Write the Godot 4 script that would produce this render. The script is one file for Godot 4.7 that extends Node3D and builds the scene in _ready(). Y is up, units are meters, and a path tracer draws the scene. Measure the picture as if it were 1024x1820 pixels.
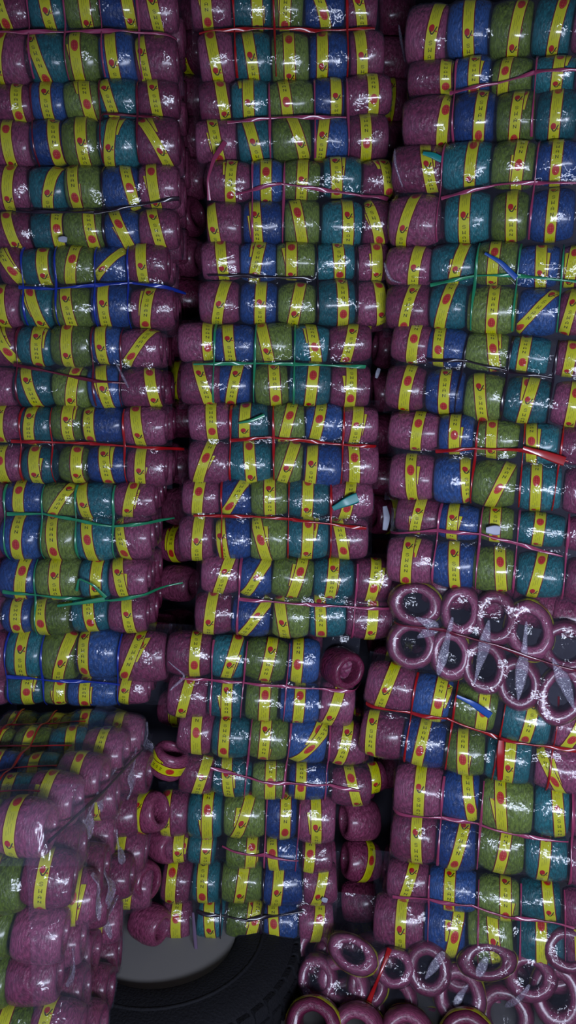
extends Node3D

# ---------------------------------------------------------------- camera and light, first
const EYE := Vector3(0.0, 1.5, 1.83)
const PITCH := 7.0            # degrees looking down
const FOV := 69.4             # vertical
const SIZE := Vector2(1024, 1820)
var rng := RandomNumberGenerator.new()
var taken := {}
var M := {}
var body_mats := {}

func set_camera_and_light():
	var cam := Camera3D.new()
	cam.name = "camera"
	cam.fov = FOV
	cam.position = EYE
	cam.rotation_degrees = Vector3(-PITCH, 0, 0)
	cam.near = 0.05
	cam.far = 30.0
	add_child(cam)
	cam.current = true
	var we := WorldEnvironment.new()
	we.name = "world_environment"
	var e := Environment.new()
	e.background_mode = Environment.BG_COLOR
	e.background_color = Color(0.05, 0.05, 0.08)
	e.tonemap_mode = Environment.TONE_MAPPER_LINEAR
	e.tonemap_exposure = 0.56
	e.sdfgi_enabled = true
	e.ssao_enabled = true
	e.ssil_enabled = true
	we.environment = e
	add_child(we)
	# light panel added behind the camera, sized for film glints; frame built in room()
	var day := AreaLight3D.new()
	day.name = "glint_panel_light"
	day.area_size = Vector2(1.2, 0.27)
	day.area_normalize_energy = false
	day.light_energy = 42.0
	day.light_color = Color(0.86, 0.9, 1.0)
	day.area_range = 12.0
	day.area_attenuation = 2.0
	day.shadow_enabled = true
	day.position = Vector3(0.46, 1.0, 2.11)
	add_child(day)

# ---------------------------------------------------------------- helpers
func numbered(called: String) -> String:
	if not taken.has(called):
		taken[called] = 0
		return called
	taken[called] += 1
	return "%s_%03d" % [called, taken[called]]

func tag(o: Node3D, label: String, category: String, group := ""):
	o.set_meta("label", label)
	o.set_meta("category", category)
	if group != "":
		o.set_meta("group", group)

func thing(called: String, label: String, category: String, at: Vector3, group := "") -> Node3D:
	var o := Node3D.new()
	o.name = numbered(called)
	o.position = at
	add_child(o)
	tag(o, label, category, group)
	return o

func part(called: String, mesh: Mesh, m: Material, parent: Node3D) -> MeshInstance3D:
	var o := MeshInstance3D.new()
	o.name = called
	o.mesh = mesh
	o.material_override = m
	parent.add_child(o, true)
	return o

func structure(called: String, mesh: Mesh, m: Material, at: Vector3) -> MeshInstance3D:
	var o := part(called, mesh, m, self)
	o.position = at
	o.set_meta("kind", "structure")
	return o

func box(s: Vector3) -> BoxMesh:
	var b := BoxMesh.new()
	b.size = s
	return b

func grid_mesh(verts: PackedVector3Array, norms: PackedVector3Array, uvs: PackedVector2Array, tang: PackedVector3Array, nu: int, nv: int, flip := false) -> ArrayMesh:
	# nu x nv vertices, row after row
	var idx := PackedInt32Array()
	for j in nv - 1:
		for i in nu - 1:
			var a := j * nu + i
			var b := a + 1
			var c := a + nu
			var d := c + 1
			if flip:
				idx.append_array([a, c, b, b, c, d])
			else:
				idx.append_array([a, b, c, b, d, c])
	return pack(verts, norms, uvs, tang, idx)

func pack(verts: PackedVector3Array, norms: PackedVector3Array, uvs: PackedVector2Array, tang: PackedVector3Array, idx: PackedInt32Array) -> ArrayMesh:
	# front faces run clockwise: turn them all round if they do not agree with the normals
	var agree := 0
	for k in range(0, idx.size() - 2, 3):
		var g := (verts[idx[k + 1]] - verts[idx[k]]).cross(verts[idx[k + 2]] - verts[idx[k]])
		agree += 1 if g.dot(norms[idx[k]] + norms[idx[k + 1]] + norms[idx[k + 2]]) > 0.0 else -1
	if agree > 0:
		for k in range(0, idx.size() - 2, 3):
			var q := idx[k + 1]
			idx[k + 1] = idx[k + 2]
			idx[k + 2] = q
	var arr := []
	arr.resize(Mesh.ARRAY_MAX)
	arr[Mesh.ARRAY_VERTEX] = verts
	arr[Mesh.ARRAY_NORMAL] = norms
	arr[Mesh.ARRAY_TEX_UV] = uvs
	if tang.size() == verts.size():
		var t := PackedFloat32Array()
		for v in tang:
			t.append_array([v.x, v.y, v.z, 1.0])
		arr[Mesh.ARRAY_TANGENT] = t
	arr[Mesh.ARRAY_INDEX] = idx
	var m := ArrayMesh.new()
	m.add_surface_from_arrays(Mesh.PRIMITIVE_TRIANGLES, arr)
	return m

# a pixel of the photograph and a depth give a place in the shop
func ray(px: float, py: float) -> Vector3:
	var f := SIZE.y / 2.0 / tan(deg_to_rad(FOV / 2.0))
	var a := deg_to_rad(PITCH)
	var fw := Vector3(0, -sin(a), -cos(a))
	var up := Vector3(0, cos(a), -sin(a))
	return fw + Vector3((px - SIZE.x / 2.0) / f, 0, 0) + up * (-(py - SIZE.y / 2.0) / f)

func at_z(px: float, py: float, z: float) -> Vector3:
	var d := ray(px, py)
	return EYE + d * ((z - EYE.z) / d.z)

func depth_of(stack: String, px: float) -> float:
	if stack == "right":
		return 0.0 + 0.13 * (px - 690.0) / 334.0
	if stack == "middle":
		return -0.05
	return -0.055 + 0.00005 * (300.0 - px)

# ---------------------------------------------------------------- materials
func noise_tex(kind: int, freq: float, seed_: int, normal: bool, bump := 6.0, ridged := false, lo := 0.7, px := 256, octaves := 4) -> NoiseTexture2D:
	var n := FastNoiseLite.new()
	n.noise_type = kind
	n.frequency = freq
	n.seed = seed_
	n.fractal_type = FastNoiseLite.FRACTAL_RIDGED if ridged else FastNoiseLite.FRACTAL_FBM
	n.fractal_octaves = octaves
	var t := NoiseTexture2D.new()
	t.width = px
	t.height = px
	t.seamless = true
	t.noise = n
	if normal:
		t.as_normal_map = true
		t.bump_strength = bump
	else:
		var g := Gradient.new()
		g.set_color(0, Color(lo, lo, lo))
		g.set_color(1, Color(1, 1, 1))
		t.color_ramp = g
	return t

const FONT := {
	"S": [14, 17, 16, 14, 1, 17, 14], "W": [17, 17, 17, 21, 21, 27, 17],
	"A": [4, 10, 17, 17, 31, 17, 17], "N": [17, 25, 25, 21, 19, 19, 17],
}

func label_image() -> Image:
	# one repeat of the print on the yellow band: oval, fine print, bird, four letters
	var w := 96
	var h := 640
	var im := Image.create(w, h, false, Image.FORMAT_RGB8)
	var yellow := Color(0.59, 0.585, 0.04)
	var red := Color(0.52, 0.07, 0.05)
	var dark := Color(0.16, 0.12, 0.02)
	im.fill(yellow)
	im.fill_rect(Rect2i(0, 0, 8, h), Color(0.30, 0.035, 0.03))
	im.fill_rect(Rect2i(w - 8, 0, 8, h), Color(0.30, 0.035, 0.03))
	im.fill_rect(Rect2i(8, 0, 3, h), Color(0.70, 0.67, 0.22))
	im.fill_rect(Rect2i(w - 11, 0, 3, h), Color(0.70, 0.67, 0.22))
	for y in range(0, 130):
		for x in range(10, w - 10):
			var d := Vector2((x - 48.0) / 29.0, (y - 65.0) / 46.0).length()
			if d < 1.0:
				im.set_pixel(x, y, red if d > 0.86 or d < 0.76 else Color(0.62, 0.26, 0.15))
			# three short strokes of lettering inside the oval
			if d < 0.62 and absi(x - 48) % 12 < 3 and (y / 7) % 3 != 0:
				im.set_pixel(x, y, Color(0.62, 0.26, 0.16))
	# fine print: three columns of tiny strokes
	for k in 3:
		var x0 := 28 + k * 15
		for y in range(150 + 6 * k, 310 - 9 * k):
			if (y * 7 + k * 5) % 11 < 8 and (y / 23 + k) % 4 != 3:
				for x in range(x0, x0 + 5):
					if (x * 3 + y) % 4 != 0:
						im.set_pixel(x, y, Color(0.38, 0.36, 0.04))
	# the bird: round red body, curved dark neck
	for y in range(325, 425):
		for x in range(12, w - 12):
			var b := Vector2((x - 40.0) / 21.0, (y - 366.0) / 25.0).length()
			if b < 1.0:
				im.set_pixel(x, y, red if b > 0.3 else Color(0.52, 0.07, 0.05))
	var prev := Vector2(30, 384)
	for k in range(1, 26):
		var s := k / 25.0
		var p := Vector2(30 + 48 * s, 384 + 22 * sin(s * PI * 1.25) - 10.0 * s * s)
		for q in 6:
			var c := prev.lerp(p, q / 6.0)
			im.fill_rect(Rect2i(int(c.x) - 3, int(c.y) - 3, 7, 7), dark)
		prev = p
	im.fill_rect(Rect2i(70, 384, 14, 9), red)
	# four letters one below the other
	var y0 := 445
	for ch in "SWAN":
		for r in 7:
			for c in 5:
				if (int(FONT[ch][r]) >> (4 - c)) & 1:
					im.fill_rect(Rect2i(36 + c * 5, y0 + r * 4, 5, 4), dark)
		y0 += 46
	return im

func make_materials():
	var fibre := noise_tex(FastNoiseLite.TYPE_SIMPLEX, 0.03, 3, false, 0.0, false, 0.62)
	var fibre_n := noise_tex(FastNoiseLite.TYPE_SIMPLEX, 0.03, 5, true, 7.0)
	var tones := {
		"pink": Color(0.425, 0.145, 0.26), "teal": Color(0.01, 0.315, 0.34),
		"green": Color(0.315, 0.39, 0.075), "blue": Color(0.035, 0.195, 0.42),
	}
	for k in tones:
		body_mats[k] = []
		for v in 3:
			var m := StandardMaterial3D.new()
			var c: Color = tones[k]
			m.albedo_color = c.lightened(0.04 * v).darkened(0.05 * (2 - v))
			m.albedo_texture = fibre
			m.uv1_scale = Vector3(2, 6, 1)
			m.uv1_offset = Vector3(0.31 * v, 0.17 * v, 0)
			m.roughness = 0.38
			m.metallic_specular = 0.3
			m.normal_enabled = true
			m.normal_texture = fibre_n
			m.normal_scale = 0.7
			m.clearcoat_enabled = true
			m.clearcoat = 0.35
			m.clearcoat_roughness = 0.2
			m.resource_name = k + "_twine"
			body_mats[k].append(m)
	var cr := StandardMaterial3D.new()
	cr.albedo_color = Color(0.42, 0.15, 0.28)
	cr.albedo_texture = fibre
	cr.roughness = 0.6
	cr.resource_name = "crumpled_twine"
	M.core = cr
	var lb := StandardMaterial3D.new()
	lb.albedo_texture = ImageTexture.create_from_image(label_image())
	lb.roughness = 0.4
	lb.clearcoat_enabled = true
	lb.clearcoat = 0.5
	lb.clearcoat_roughness = 0.1
	lb.metallic_specular = 0.25
	lb.cull_mode = BaseMaterial3D.CULL_DISABLED
	lb.resource_name = "printed_paper"
	M.label = lb
	var film := StandardMaterial3D.new()
	film.transparency = BaseMaterial3D.TRANSPARENCY_ALPHA
	film.albedo_color = Color(0.80, 0.82, 0.95, 0.014)
	film.roughness = 0.13
	film.metallic_specular = 0.3
	film.cull_mode = BaseMaterial3D.CULL_DISABLED
	film.normal_enabled = true
	film.normal_texture = noise_tex(FastNoiseLite.TYPE_SIMPLEX, 0.014, 11, true, 20.0, true, 0.7, 512, 2)
	film.normal_scale = 0.08
	film.uv1_scale = Vector3(5.5, 5.5, 1)
	film.resource_name = "clear_film"
	M.film = film
	var fold := StandardMaterial3D.new()
	fold.transparency = BaseMaterial3D.TRANSPARENCY_ALPHA
	fold.albedo_color = Color(0.74, 0.72, 0.82, 0.10)
	fold.roughness = 0.2
	fold.normal_enabled = true
	fold.normal_texture = film.normal_texture
	fold.normal_scale = 0.6
	fold.uv1_scale = Vector3(0.4, 0.6, 1)
	fold.cull_mode = BaseMaterial3D.CULL_DISABLED
	fold.resource_name = "folded_film"
	M.fold = fold
	for d in [["ribbon_red", Color(0.48, 0.03, 0.05)], ["ribbon_pink", Color(0.46, 0.17, 0.28)], ["ribbon_dark", Color(0.10, 0.06, 0.10)],
			["ribbon_blue", Color(0.06, 0.14, 0.45)], ["ribbon_green", Color(0.10, 0.40, 0.27)], ["ribbon_maroon", Color(0.30, 0.05, 0.12)]]:
		var m := StandardMaterial3D.new()
		m.albedo_color = d[1]
		m.roughness = 0.3
		m.clearcoat_enabled = true
		m.clearcoat = 0.35
		m.clearcoat_roughness = 0.15
		m.cull_mode = BaseMaterial3D.CULL_DISABLED
		m.resource_name = d[0]
		M[d[0]] = m
	for d in [["wall", Color(0.50, 0.52, 0.64), 0.9], ["wall_gap_shade", Color(0.16, 0.15, 0.19), 0.9], ["wall_shop", Color(0.34, 0.33, 0.36), 0.9], ["floor", Color(0.30, 0.29, 0.28), 0.85], ["ceiling", Color(0.33, 0.33, 0.36), 0.9], ["rubber", Color(0.055, 0.055, 0.07), 0.8],
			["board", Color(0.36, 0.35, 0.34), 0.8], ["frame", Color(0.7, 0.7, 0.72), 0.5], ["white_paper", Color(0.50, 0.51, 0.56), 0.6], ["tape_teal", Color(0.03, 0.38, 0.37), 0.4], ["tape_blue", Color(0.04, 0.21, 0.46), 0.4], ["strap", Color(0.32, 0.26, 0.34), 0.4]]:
		var m := StandardMaterial3D.new()
		m.albedo_color = d[1]
		m.roughness = d[2]
		m.cull_mode = BaseMaterial3D.CULL_DISABLED
		m.resource_name = d[0]
		M[d[0]] = m
	for k in ["wall", "wall_shop", "floor", "ceiling"]:
		M[k].albedo_texture = noise_tex(FastNoiseLite.TYPE_SIMPLEX, 0.02, 21, false, 0.0, false, 0.8)
		M[k].uv1_triplanar = true
		M[k].uv1_scale = Vector3(0.7, 0.7, 0.7)
	M.rubber.metallic_specular = 0.3
	M.rubber.normal_enabled = true
	M.rubber.normal_texture = noise_tex(FastNoiseLite.TYPE_SIMPLEX, 0.06, 31, true, 5.0)
	M.rubber.normal_scale = 0.5
	M.rubber.uv1_triplanar = true
	M.rubber.uv1_scale = Vector3(6, 6, 6)
	var glow := StandardMaterial3D.new()
	glow.albedo_color = Color(0.9, 0.92, 1.0)
	glow.emission_enabled = true
	glow.emission = Color(0.86, 0.9, 1.0)
	glow.emission_energy_multiplier = 0.8
	glow.resource_name = "glint_panel_glow"
	M.glow = glow

# ---------------------------------------------------------------- the room
func room():
	structure("floor", box(Vector3(4.2, 0.1, 4.0)), M.floor, Vector3(0.1, -0.05, 0.9))
	structure("ceiling", box(Vector3(4.2, 0.1, 4.0)), M.ceiling, Vector3(0.1, 3.15, 0.9))
	structure("wall_back", box(Vector3(4.2, 3.1, 0.1)), M.wall_gap_shade, Vector3(0.1, 1.55, -0.55))  # rear wall coloured dark to put shade into the gaps between rolls
	structure("wall_left", box(Vector3(0.1, 3.1, 3.0)), M.wall, Vector3(-0.94, 1.55, 1.0))
	structure("wall_right", box(Vector3(0.1, 3.1, 3.0)), M.wall_shop, Vector3(1.75, 1.55, 1.0))
	structure("wall_front", box(Vector3(4.2, 3.1, 0.1)), M.wall_shop, Vector3(0.1, 1.55, 2.30))
	var w := Node3D.new()
	w.name = "glint_panel_1"  # added glow panel framed like a window, shaped to put glints on the film
	w.position = Vector3(0.46, 1.0, 2.21)
	w.set_meta("kind", "structure")
	add_child(w)
	for s in [-1, 1]:
		var p := part("glint_panel_face", box(Vector3(0.585, 0.27, 0.012)), M.glow, w)
		p.position = Vector3(s * 0.3025, 0, -0.05)
		var h := part("glint_panel_frame", box(Vector3(1.30, 0.04, 0.08)), M.frame, w)
		h.position = Vector3(0, s * 0.155, 0)
		var v := part("glint_panel_frame", box(Vector3(0.04, 0.35, 0.08)), M.frame, w)
		v.position = Vector3(s * 0.63, 0, 0)
	var mid := part("glint_panel_frame", box(Vector3(0.02, 0.27, 0.08)), M.frame, w)
	mid.position = Vector3.ZERO

# ---------------------------------------------------------------- one roll of twine
const AROUND := 30
const SECTION := 22

class Roll:
	var a: float       # half the width
	var ry: float
	var rz: float
	var hole: float
	var p: Array
	var place: Transform3D
	var verts: PackedVector3Array

	func wobble(th: float, x: float) -> float:
		return 1.0 + p[0] * sin(2.0 * th + p[1]) + p[2] * sin(3.0 * th + p[3] + 2.0 * x / a) + 0.010 * sin(7.0 * th + p[4] + 3.0 * x / a) + 0.006 * sin(13.0 * th + p[5] - 5.0 * x / a)

	func surface(th: float, s: float) -> Vector3:
		# s runs round the section of the ring: outside, end, hole, end
		var n := 2.0 / 3.4
		var c := cos(s)
		var q := sin(s)
		var x := a * signf(c) * pow(absf(c), n)
		var rad := (1.0 + hole) / 2.0 + (1.0 - hole) / 2.0 * signf(q) * pow(absf(q), n)
		rad *= wobble(th, x)
		rad *= 1.0 - p[6] * (x / a) * (x / a)
		return Vector3(x, rad * ry * sin(th), rad * rz * cos(th))

	func outside(th: float, x: float) -> Vector3:
		var t := clampf(absf(x / a), 0.0, 0.985)
		var rad := (1.0 + hole) / 2.0 + (1.0 - hole) / 2.0 * pow(1.0 - pow(t, 3.4), 1.0 / 3.4)
		rad *= wobble(th, x)
		rad *= 1.0 - p[6] * (x / a) * (x / a)
		return Vector3(x, rad * ry * sin(th), rad * rz * cos(th))

func new_roll(width: float, ry: float, rz: float, place: Transform3D, hole := 0.56) -> Roll:
	var r := Roll.new()
	r.a = width / 2.0
	r.ry = ry
	r.rz = rz
	r.hole = hole
	r.place = place
	r.p = [rng.randf_range(0.0, 0.025), rng.randf() * TAU, rng.randf_range(0.0, 0.018), rng.randf() * TAU, rng.randf() * TAU, rng.randf() * TAU, rng.randf_range(0.04, 0.12)]
	return r

func body_mesh(r: Roll) -> ArrayMesh:
	var v := PackedVector3Array()
	var uv := PackedVector2Array()
	var nu := AROUND + 1
	var nv := SECTION + 1
	for j in nv:
		for i in nu:
			v.append(r.surface(TAU * i / AROUND, TAU * j / SECTION + 0.07))
			uv.append(Vector2(float(i) / AROUND, float(j) / SECTION))
	r.verts = v
	var n := PackedVector3Array()
	var t := PackedVector3Array()
	for j in nv:
		for i in nu:
			var i0 := i - 1 if i > 0 else AROUND - 1
			var i1 := i + 1 if i < AROUND else 1
			var j0 := j - 1 if j > 0 else SECTION - 1
			var j1 := j + 1 if j < SECTION else 1
			var du := v[j * nu + i1] - v[j * nu + i0]
			var dv := v[j1 * nu + i] - v[j0 * nu + i]
			n.append(du.cross(dv).normalized() * -1.0)
			t.append(du.normalized())
	# outward: at the outside of the ring the normal must point away from the axis
	var k := int(SECTION / 4.0) * nu
	var flip := n[k].dot(Vector3(0, v[k].y, v[k].z)) < 0.0
	if flip:
		for i in n.size():
			n[i] = -n[i]
	return grid_mesh(v, n, uv, t, nu, nv, not flip)

func core_mesh(r: Roll) -> ArrayMesh:
	# the crumpled twine that closes the hollow of a roll a little way in from both ends
	var v := PackedVector3Array()
	var n := PackedVector3Array()
	var uv := PackedVector2Array()
	var t := PackedVector3Array()
	var nu := 21
	var nv := 12
	for j in nv:
		for i in nu:
			var th := TAU * (i % (nu - 1)) / (nu - 1)
			var f := 1.0 - 2.0 * absf(j / (nv - 1.0) - 0.5)
			var rad := (r.hole + 0.05) * (sin(f * PI / 2.0) + 0.001)
			var side := 1.0 if j < nv / 2 else -1.0
			var q := Vector2(cos(th), sin(th)) * rad * 3.2 + Vector2(r.p[1], r.p[3]) * 4.0
			var x := side * r.a * (0.12 + 0.2 * f * f + 0.32 * crumple.get_noise_2d(q.x, q.y) * sin(f * PI))
			v.append(Vector3(x, rad * r.ry * sin(th), rad * r.rz * cos(th)))
			uv.append(Vector2(0.5 + 0.5 * f * cos(th), 0.5 + 0.5 * f * sin(th)))
			t.append(Vector3(0, 0, 1))
	for j in nv:
		for i in nu:
			var du := v[j * nu + (i + 1) % (nu - 1)] - v[j * nu + (i + nu - 2) % (nu - 1)]
			var dv := v[mini(j + 1, nv - 1) * nu + i] - v[maxi(j - 1, 0) * nu + i]
			var nn := du.cross(dv).normalized()
			var side := 1.0 if j < nv / 2 else -1.0
			if nn.x * side < 0.0 or j == nv / 2 or j == nv / 2 - 1:
				nn = Vector3(side, 0, 0) if nn.x * side < 0.2 else nn
			n.append(nn)
	return grid_mesh(v, n, uv, t, nu, nv)

func band_mesh(r: Roll, xc: float, slope: float, width: float, phase: float, from_th := 0.0, span := TAU, lift := 0.0011) -> ArrayMesh:
	# the paper band: follows the outside of the roll, leaning by slope (dx per dy)
	var nu := 5
	var nv := int(44 * span / TAU) + 2
	var v := PackedVector3Array()
	var n := PackedVector3Array()
	var uv := PackedVector2Array()
	var t := PackedVector3Array()
	for j in nv:
		var th := from_th + span * j / (nv - 1)
		for i in nu:
			var x := xc + slope * r.ry * sin(th) + width * (float(i) / (nu - 1) - 0.5)
			x = clampf(x, -r.a * 0.97, r.a * 0.97)
			var p := r.outside(th, x)
			var radial := Vector3(0, sin(th) * r.rz, cos(th) * r.ry).normalized()
			var e := r.outside(th, clampf(x + 0.003, -r.a, r.a)) - r.outside(th, clampf(x - 0.003, -r.a, r.a))
			var around := Vector3(0, cos(th) * r.ry, -sin(th) * r.rz)
			var nn := e.cross(around).normalized()
			if nn.dot(radial) < 0:
				nn = -nn
			v.append(p + nn * lift)
			n.append(nn)
			t.append(Vector3(1, 0, 0))
			uv.append(Vector2(float(i) / (nu - 1), phase - 2.0 * th / TAU))
	var flat := grid_mesh(v, n, uv, t, nu, nv, true)
	return flat

var all_rolls := 0

func twine_roll(colour: String, r: Roll, label: String, band: Array, group: String, core := false) -> Node3D:
	# band: [] for none, else [x of its middle, slope, width]
	var o := thing(colour + "_twine_roll", label, "twine roll", r.place.origin, group)
	o.basis = r.place.basis
	all_rolls += 1
	part("wound_twine", body_mesh(r), body_mats[colour][rng.randi() % 3], o)
	if core:
		part("crumpled_core", core_mesh(r), M.core, o)
	if band.size():
		var ph := rng.randf()
		part("paper_label", band_mesh(r, band[0], band[1], band[2], ph), M.label, o)
		if rng.randf() < 0.3:
			# the loose end of the band, stuck down askew beside it
			var side := 1.0 if rng.randf() < 0.5 else -1.0
			part("label_end", band_mesh(r, band[0] + side * 0.007, band[1] + side * rng.randf_range(0.05, 0.22), band[2] * 0.9, rng.randf(), rng.randf_range(-1.2, 0.3), rng.randf_range(0.7, 1.5), 0.0007), M.label, o)
	return o

# ---------------------------------------------------------------- clear film drawn tight over rolls
class Sheet:
	var origin: Vector3
	var ax: Vector3
	var ay: Vector3
	var n: Vector3
	var x0: float
	var y0: float
	var cell: float
	var nx: int
	var ny: int
	var h: PackedFloat32Array
	var shift: Vector2

	func height(x: float, y: float) -> float:
		var i := clampi(roundi((x - x0) / cell), 0, nx - 1)
		var j := clampi(roundi((y - y0) / cell), 0, ny - 1)
		return h[j * nx + i]

	func local(p: Vector3) -> Vector3:
		var d := p - origin
		return Vector3(d.dot(ax), d.dot(ay), d.dot(n))

	func world(x: float, y: float, z: float) -> Vector3:
		return origin + ax * x + ay * y + n * z

func sheet_over(rolls: Array, ax: Vector3, up: Vector3, cell := 0.004, margin := 2, tight := 26, floor_drop := 0.05) -> Sheet:
	var s := Sheet.new()
	s.cell = cell
	s.n = ax.cross(up).normalized()
	s.ax = ax.normalized()
	s.ay = s.n.cross(s.ax).normalized()
	s.origin = Vector3.ZERO
	for r in rolls:
		s.origin += r.place.origin / rolls.size()
	var lo := Vector2(1e9, 1e9)
	var hi := -lo
	var pts := []
	for r in rolls:
		var l := PackedVector3Array()
		for v in r.verts:
			l.append(s.local(r.place * v))
		for v in l:
			lo = lo.min(Vector2(v.x, v.y))
			hi = hi.max(Vector2(v.x, v.y))
		pts.append(l)
	s.x0 = lo.x - margin * cell
	s.y0 = lo.y - margin * cell
	s.nx = int((hi.x - lo.x) / cell) + 2 * margin + 1
	s.ny = int((hi.y - lo.y) / cell) + 2 * margin + 1
	s.h = PackedFloat32Array()
	s.h.resize(s.nx * s.ny)
	s.h.fill(-9.0)
	var nu := AROUND + 1
	for l in pts:
		for j in SECTION:
			for i in AROUND:
				var a: Vector3 = l[j * nu + i]
				var b: Vector3 = l[j * nu + i + 1]
				var c: Vector3 = l[(j + 1) * nu + i]
				var d: Vector3 = l[(j + 1) * nu + i + 1]
				if absf((b - a).cross(c - a).z) < 1e-6:
					continue
				var ku := clampi(int(maxf(absf(b.x - a.x), absf(b.y - a.y)) / cell * 1.2) + 1, 1, 5)
				var kv := clampi(int(maxf(absf(c.x - a.x), absf(c.y - a.y)) / cell * 1.2) + 1, 1, 5)
				for q in kv:
					for p in ku:
						var e := a.lerp(b, float(p) / ku).lerp(c.lerp(d, float(p) / ku), float(q) / kv)
						var k := roundi((e.y - s.y0) / cell) * s.nx + roundi((e.x - s.x0) / cell)
						if e.z > s.h[k]:
							s.h[k] = e.z
	var top := -9.0
	for z in s.h:
		top = maxf(top, z)
	var base := s.h.duplicate()
	for k in base.size():
		if base[k] < -1.0:
			base[k] = top - floor_drop - 0.05
	s.h = base.duplicate()
	for it in tight:
		for j in range(1, s.ny - 1):
			for i in range(1, s.nx - 1):
				var k := j * s.nx + i
				var m := (s.h[k - 1] + s.h[k + 1] + s.h[k - s.nx] + s.h[k + s.nx]) * 0.25
				if m > base[k]:
					s.h[k] = m
				else:
					s.h[k] = base[k]
	s.shift = Vector2(rng.randf() * 9.0, rng.randf() * 9.0)
	return s

var crinkle: FastNoiseLite
var crumple: FastNoiseLite

const FACET := Vector2(0.024, 0.016)

func _hash(i: int, j: int, k: int) -> Vector4:
	var v := sin(i * 127.1 + j * 311.7 + k * 74.7) * 43758.5453
	var w := sin(i * 269.5 + j * 183.3 + k * 246.1) * 28001.8384
	v -= floor(v)
	w -= floor(w)
	var p := v * 97.0 + w * 13.0
	var q := w * 89.0 + v * 29.0
	return Vector4(v, w, p - floor(p), q - floor(q))

func film(s: Sheet, label: String, group: String, amp := 0.0016) -> MeshInstance3D:
	if crinkle == null:
		crinkle = FastNoiseLite.new()
		crinkle.noise_type = FastNoiseLite.TYPE_SIMPLEX
		crinkle.fractal_type = FastNoiseLite.FRACTAL_RIDGED
		crinkle.fractal_octaves = 2
		crinkle.frequency = 34.0
		crinkle.seed = 77
	var v := PackedVector3Array()
	var uv := PackedVector2Array()
	var n := PackedVector3Array()
	var t := PackedVector3Array()
	var salt := rng.randi() % 1000
	var hh := s.h.duplicate()
	for j in s.ny:
		for i in s.nx:
			var x := s.x0 + i * s.cell
			var y := s.y0 + j * s.cell
			hh[j * s.nx + i] += 0.0032 + amp * crinkle.get_noise_2d(x + s.shift.x, y * 0.7 + s.shift.y)
	for j in s.ny:
		for i in s.nx:
			var x := s.x0 + i * s.cell
			var y := s.y0 + j * s.cell
			var k := j * s.nx + i
			v.append(Vector3(x, y, hh[k]))
			uv.append(Vector2(x, y) + s.shift)
			var gx := (hh[j * s.nx + mini(i + 1, s.nx - 1)] - hh[j * s.nx + maxi(i - 1, 0)]) / (2.0 * s.cell)
			var gy := (hh[mini(j + 1, s.ny - 1) * s.nx + i] - hh[maxi(j - 1, 0) * s.nx + i]) / (2.0 * s.cell)
			# the stretched film breaks into small flat facets between its creases: each facet takes the slope of its own middle
			var ci := int(floor(x / FACET.x + 50.0))
			var cj := int(floor(y / FACET.y + 50.0))
			var best := 1e9
			var fx := gx
			var fy := gy
			for dj in [-1, 0, 1]:
				for di in [-1, 0, 1]:
					var a: Vector4 = _hash(ci + di, cj + dj, salt)
					var sx: float = (ci + di - 50.0 + 0.1 + 0.8 * a.x) * FACET.x
					var sy: float = (cj + dj - 50.0 + 0.1 + 0.8 * a.y) * FACET.y
					var d2: float = (sx - x) * (sx - x) + (sy - y) * (sy - y)
					if d2 < best:
						best = d2
						var ii := clampi(int((sx - s.x0) / s.cell), 1, s.nx - 2)
						var jj := clampi(int((sy - s.y0) / s.cell), 1, s.ny - 2)
						fx = (s.h[jj * s.nx + ii + 1] - s.h[jj * s.nx + ii - 1]) / (2.0 * s.cell) + (a.z - 0.5) * 0.36
						fy = (s.h[(jj + 1) * s.nx + ii] - s.h[(jj - 1) * s.nx + ii]) / (2.0 * s.cell) + (a.w - 0.5) * 0.36
			if absf(fx - gx) + absf(fy - gy) < 1.2:
				gx = lerpf(gx, fx, 0.93)
				gy = lerpf(gy, fy, 0.93)
			n.append(Vector3(-gx, -gy, 1).normalized())
			t.append(Vector3(1, 0, gx).normalized())
	var o := MeshInstance3D.new()
	o.name = numbered("plastic_wrap")
	o.mesh = grid_mesh(v, n, uv, t, s.nx, s.ny, true)
	o.material_override = M.film
	o.transform = Transform3D(Basis(s.ax, s.ay, s.n), s.origin)
	add_child(o)
	tag(o, label, "plastic wrap", group)
	return o

# a place where the film is gathered into several milky layers: part of its wrap
func film_fold(wrap: Node3D, s: Sheet, pts: Array, width: float, stiff := 8):
	var out := PackedVector3Array()
	for k in pts.size() - 1:
		var a: Vector3 = s.local(pts[k])
		var b: Vector3 = s.local(pts[k + 1])
		for p in along_sheet(s, Vector2(a.x, a.y), Vector2(b.x, b.y), 0.002, false, stiff):
			out.append(s.local(p))
	part("film_fold", ribbon_mesh(smooth_path(out, 12), Vector3(0, 0, 1), width, 0.003, 0.35, true), M.fold, wrap)

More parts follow.
